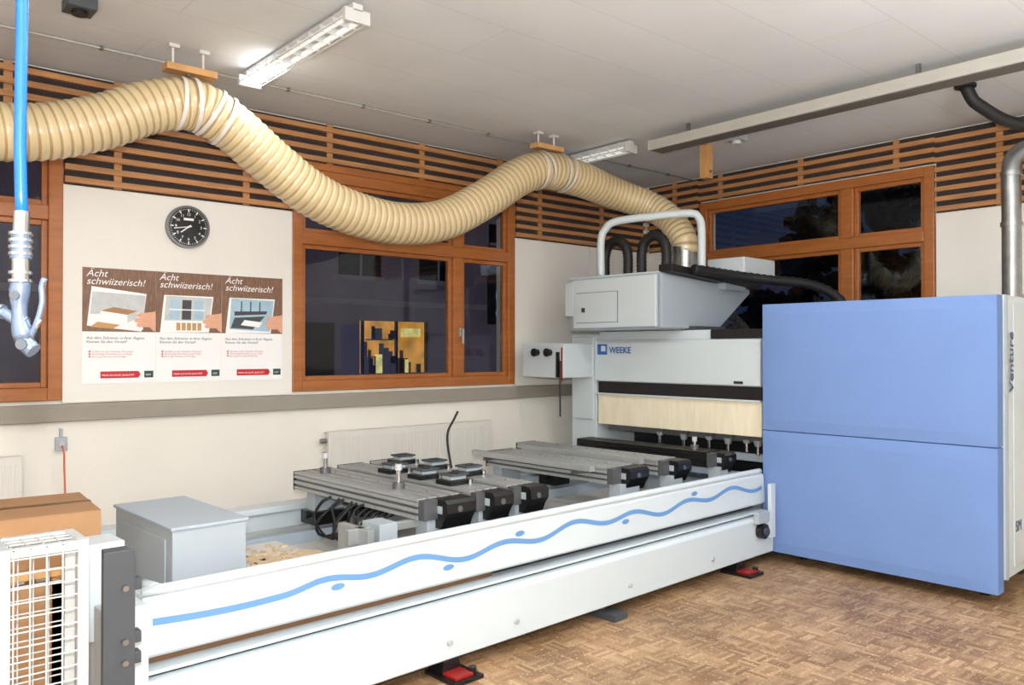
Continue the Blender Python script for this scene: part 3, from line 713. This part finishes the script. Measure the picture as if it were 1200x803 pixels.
# ---------------------------------------------------------------- left foreground
e=empty('wire_mesh_guard'); X0,X1,Y0,Y1,ZT=.43,.68,2.87,3.08,.99
b=MB('guard_frame'); t=.016
for x in (X0,X1-2*t):
    for y in (Y0,Y1-2*t): b.box(x,x+2*t,y,y+2*t,0,ZT,M_wire)
for z in (ZT-.03,.05):
    for y in (Y0,Y1-2*t): b.box(X0+2*t,X1-2*t,y,y+2*t,z,z+.03,M_wire)
    for x in (X0,X1-2*t): b.box(x,x+2*t,Y0+2*t,Y1-2*t,z,z+.03,M_wire)
b.build(e,.003)
b=MB('mesh_wires')
for y in (Y0+.005,Y1-.005):
    x=X0+.04
    while x<X1-.02: b.cyl((x,y,.05),(x,y,ZT-.01),.0028,M_wire,6); x+=.045
    z=.1
    while z<ZT-.02: b.cyl((X0+.02,y,z),(X1-.02,y,z),.0028,M_wire,6); z+=.045
x=X0+.04
while x<X1-.02: b.cyl((x,Y0,ZT-.006),(x,Y1,ZT-.006),.0028,M_wire,6); x+=.045
y=Y0+.04
while y<Y1: b.cyl((X0,y,ZT-.006),(X1,y,ZT-.006),.0028,M_wire,6); y+=.045
b.build(e)
b=MB('guard_post'); b.box(.745,.825,2.93,2.99,0,.925,M_dgrey); b.box(.735,.835,2.92,2.93,.0,.925,M_dgrey); b.box(.72,.86,2.9,3.02,0,.01,M_dgrey)
for z in (.55,.62,.80): b.cyl((.80,2.92,z),(.80,2.90,z),.01,M_steel); b.box(.835,.86,2.935,2.98,z-.02,z+.02,M_dgrey)
b.build(bevel=.003)
e=empty('side_stand'); b=MB('stand_top'); b.box(.38,.86,3.78,4.40,.66,.69,M_ply); b.build(e,.003)
b=MB('stand_legs')
for x in (.40,.76):
    for y in (3.8,4.34): b.box(x,x+.04,y,y+.04,0,.66,M_ply)
b.box(.40,.80,3.8,3.82,.10,.64,M_card)
b.build(e)
e=empty('cardboard_box',(.78,4.10,.69),math.radians(-4))
b=MB('carton'); b.box(-.19,.19,-.27,.27,0,.215,M_card); b.box(-.19,.19,-.272,-.02,.215,.219,M_card); b.box(-.19,.19,.005,.272,.215,.219,M_card); b.build(e,.003)
b=MB('tape'); b.box(-.192,.192,-.035,.02,.219,.2205,M_tape); b.build(e)

# air gun on blue hose
e=empty('air_blow_gun',(.232,1.385,1.70),math.radians(-40.8))
b=MB('air_hose'); b.tube(catmull([(0.004,0,.085),(0.0,0,.2),(.002,0,.45),(0,0,.9),(0,0,1.3),(.0,0,ZC-1.70)],.04),.0085,M_bhose,14); b.build(e)
b=MB('coupling'); b.cyl((.002,0,.0),(.002,0,.035),.012,M_chrome); b.cyl((.002,0,.035),(.002,0,.075),.015,M_gunb,18,.013); b.cyl((.002,0,.075),(.003,0,.105),.011,M_chrome,16)
for z in (.0,.012,.04,.05,.06,.07): b.cyl((.002,0,z),(.002,0,z+.004),.0165,M_chrome)
b.build(e)
b=MB('gun_body')
b.tube(catmull([(.002,0,0.005),(.0,0,-.03),(.002,0,-.06),(.008,0,-.085)],.008),.012,M_gunb,14,True,lambda i:.0125+.002*math.sin(i*.9))
b.tube(catmull([(.012,0,-.06),(-.006,0,-.055),(-.022,0,-.045),(-.036,0,-.042)],.006),.008,M_gunb,12)
b.tube(catmull([(.004,0,-.08),(.012,0,-.093),(.022,0,-.102)],.006),.012,M_gunb,12,True)
b.tube(catmull([(.012,0,-.09),(.026,.0,-.06),(.034,0,-.03),(.033,0,-.006),(.038,0,.006)],.006),.0045,M_gunb,10)
b.tube(catmull([(.006,0,-.078),(.022,0,-.07),(.030,0,-.055)],.006),.004,M_chrome,8)
b.cyl((-.036,0,-.042),(-.048,0,-.041),.006,M_chrome,12,.004); b.cyl((-.024,0,-.044),(-.028,0,-.043),.011,M_chrome)
b.cyl((.002,-.013,-.02),(.002,-.016,-.02),.007,M_dgrey); b.cyl((.012,-.012,-.092),(.012,-.016,-.092),.008,M_dgrey)
b.build(e)
# ---------------------------------------------------------------- lights
def area(name,loc,size,sy,energy,color=(1,1,1),rot=(0,0,0)):
    l=bpy.data.lights.new(name,'AREA'); l.shape='RECTANGLE'; l.size=size; l.size_y=sy; l.energy=energy; l.color=color
    o=bpy.data.objects.new(name,l); o.location=loc; o.rotation_euler=rot; S.collection.objects.link(o); return o
area('light_tubes_a',(2.15,4.4,ZC-.14),.13,1.3,12,(1,1,1))
area('light_tubes_b',(1.5,.5,ZC-.14),.3,2.5,40,(.97,.99,1))
area('light_tubes_c',(4.2,1.8,ZC-.14),.3,2.5,40,(.97,.99,1))
# unseen fill lights added out of frame to brighten the ceiling
area('ceiling_fill_a',(-.9,-1.2,2.3),.5,1.5,150,(.93,.97,1),(math.pi,0,0))
area('ceiling_fill_b',(3.2,-.6,2.0),1.5,.5,190,(.93,.97,1),(math.pi,0,0))
fl=bpy.data.lights.new('camera_flash','POINT'); fl.energy=430; fl.shadow_soft_size=.04; fl.color=(.98,.99,1)
fo=bpy.data.objects.new('camera_flash',fl); fo.location=(-.02,-.02,1.78); S.collection.objects.link(fo)
w=bpy.data.worlds.new('dusk'); S.world=w; w.use_nodes=True
bg=w.node_tree.nodes['Background']; bg.inputs[0].default_value=(.009,.016,.036,1); bg.inputs[1].default_value=1.0
# ---------------------------------------------------------------- camera
cd=bpy.data.cameras.new('camera'); cam=bpy.data.objects.new('camera',cd); S.collection.objects.link(cam)
cam.location=(0,0,1.6); cd.sensor_width=36; cd.lens=28.5; cd.clip_start=.02
p=math.radians(.51); d=Vector((.6536*math.cos(p),.7568*math.cos(p),math.sin(p)))
cam.rotation_euler=d.to_track_quat('-Z','Y').to_euler()
S.camera=cam
S.view_settings.view_transform='Standard'; S.view_settings.look='None'
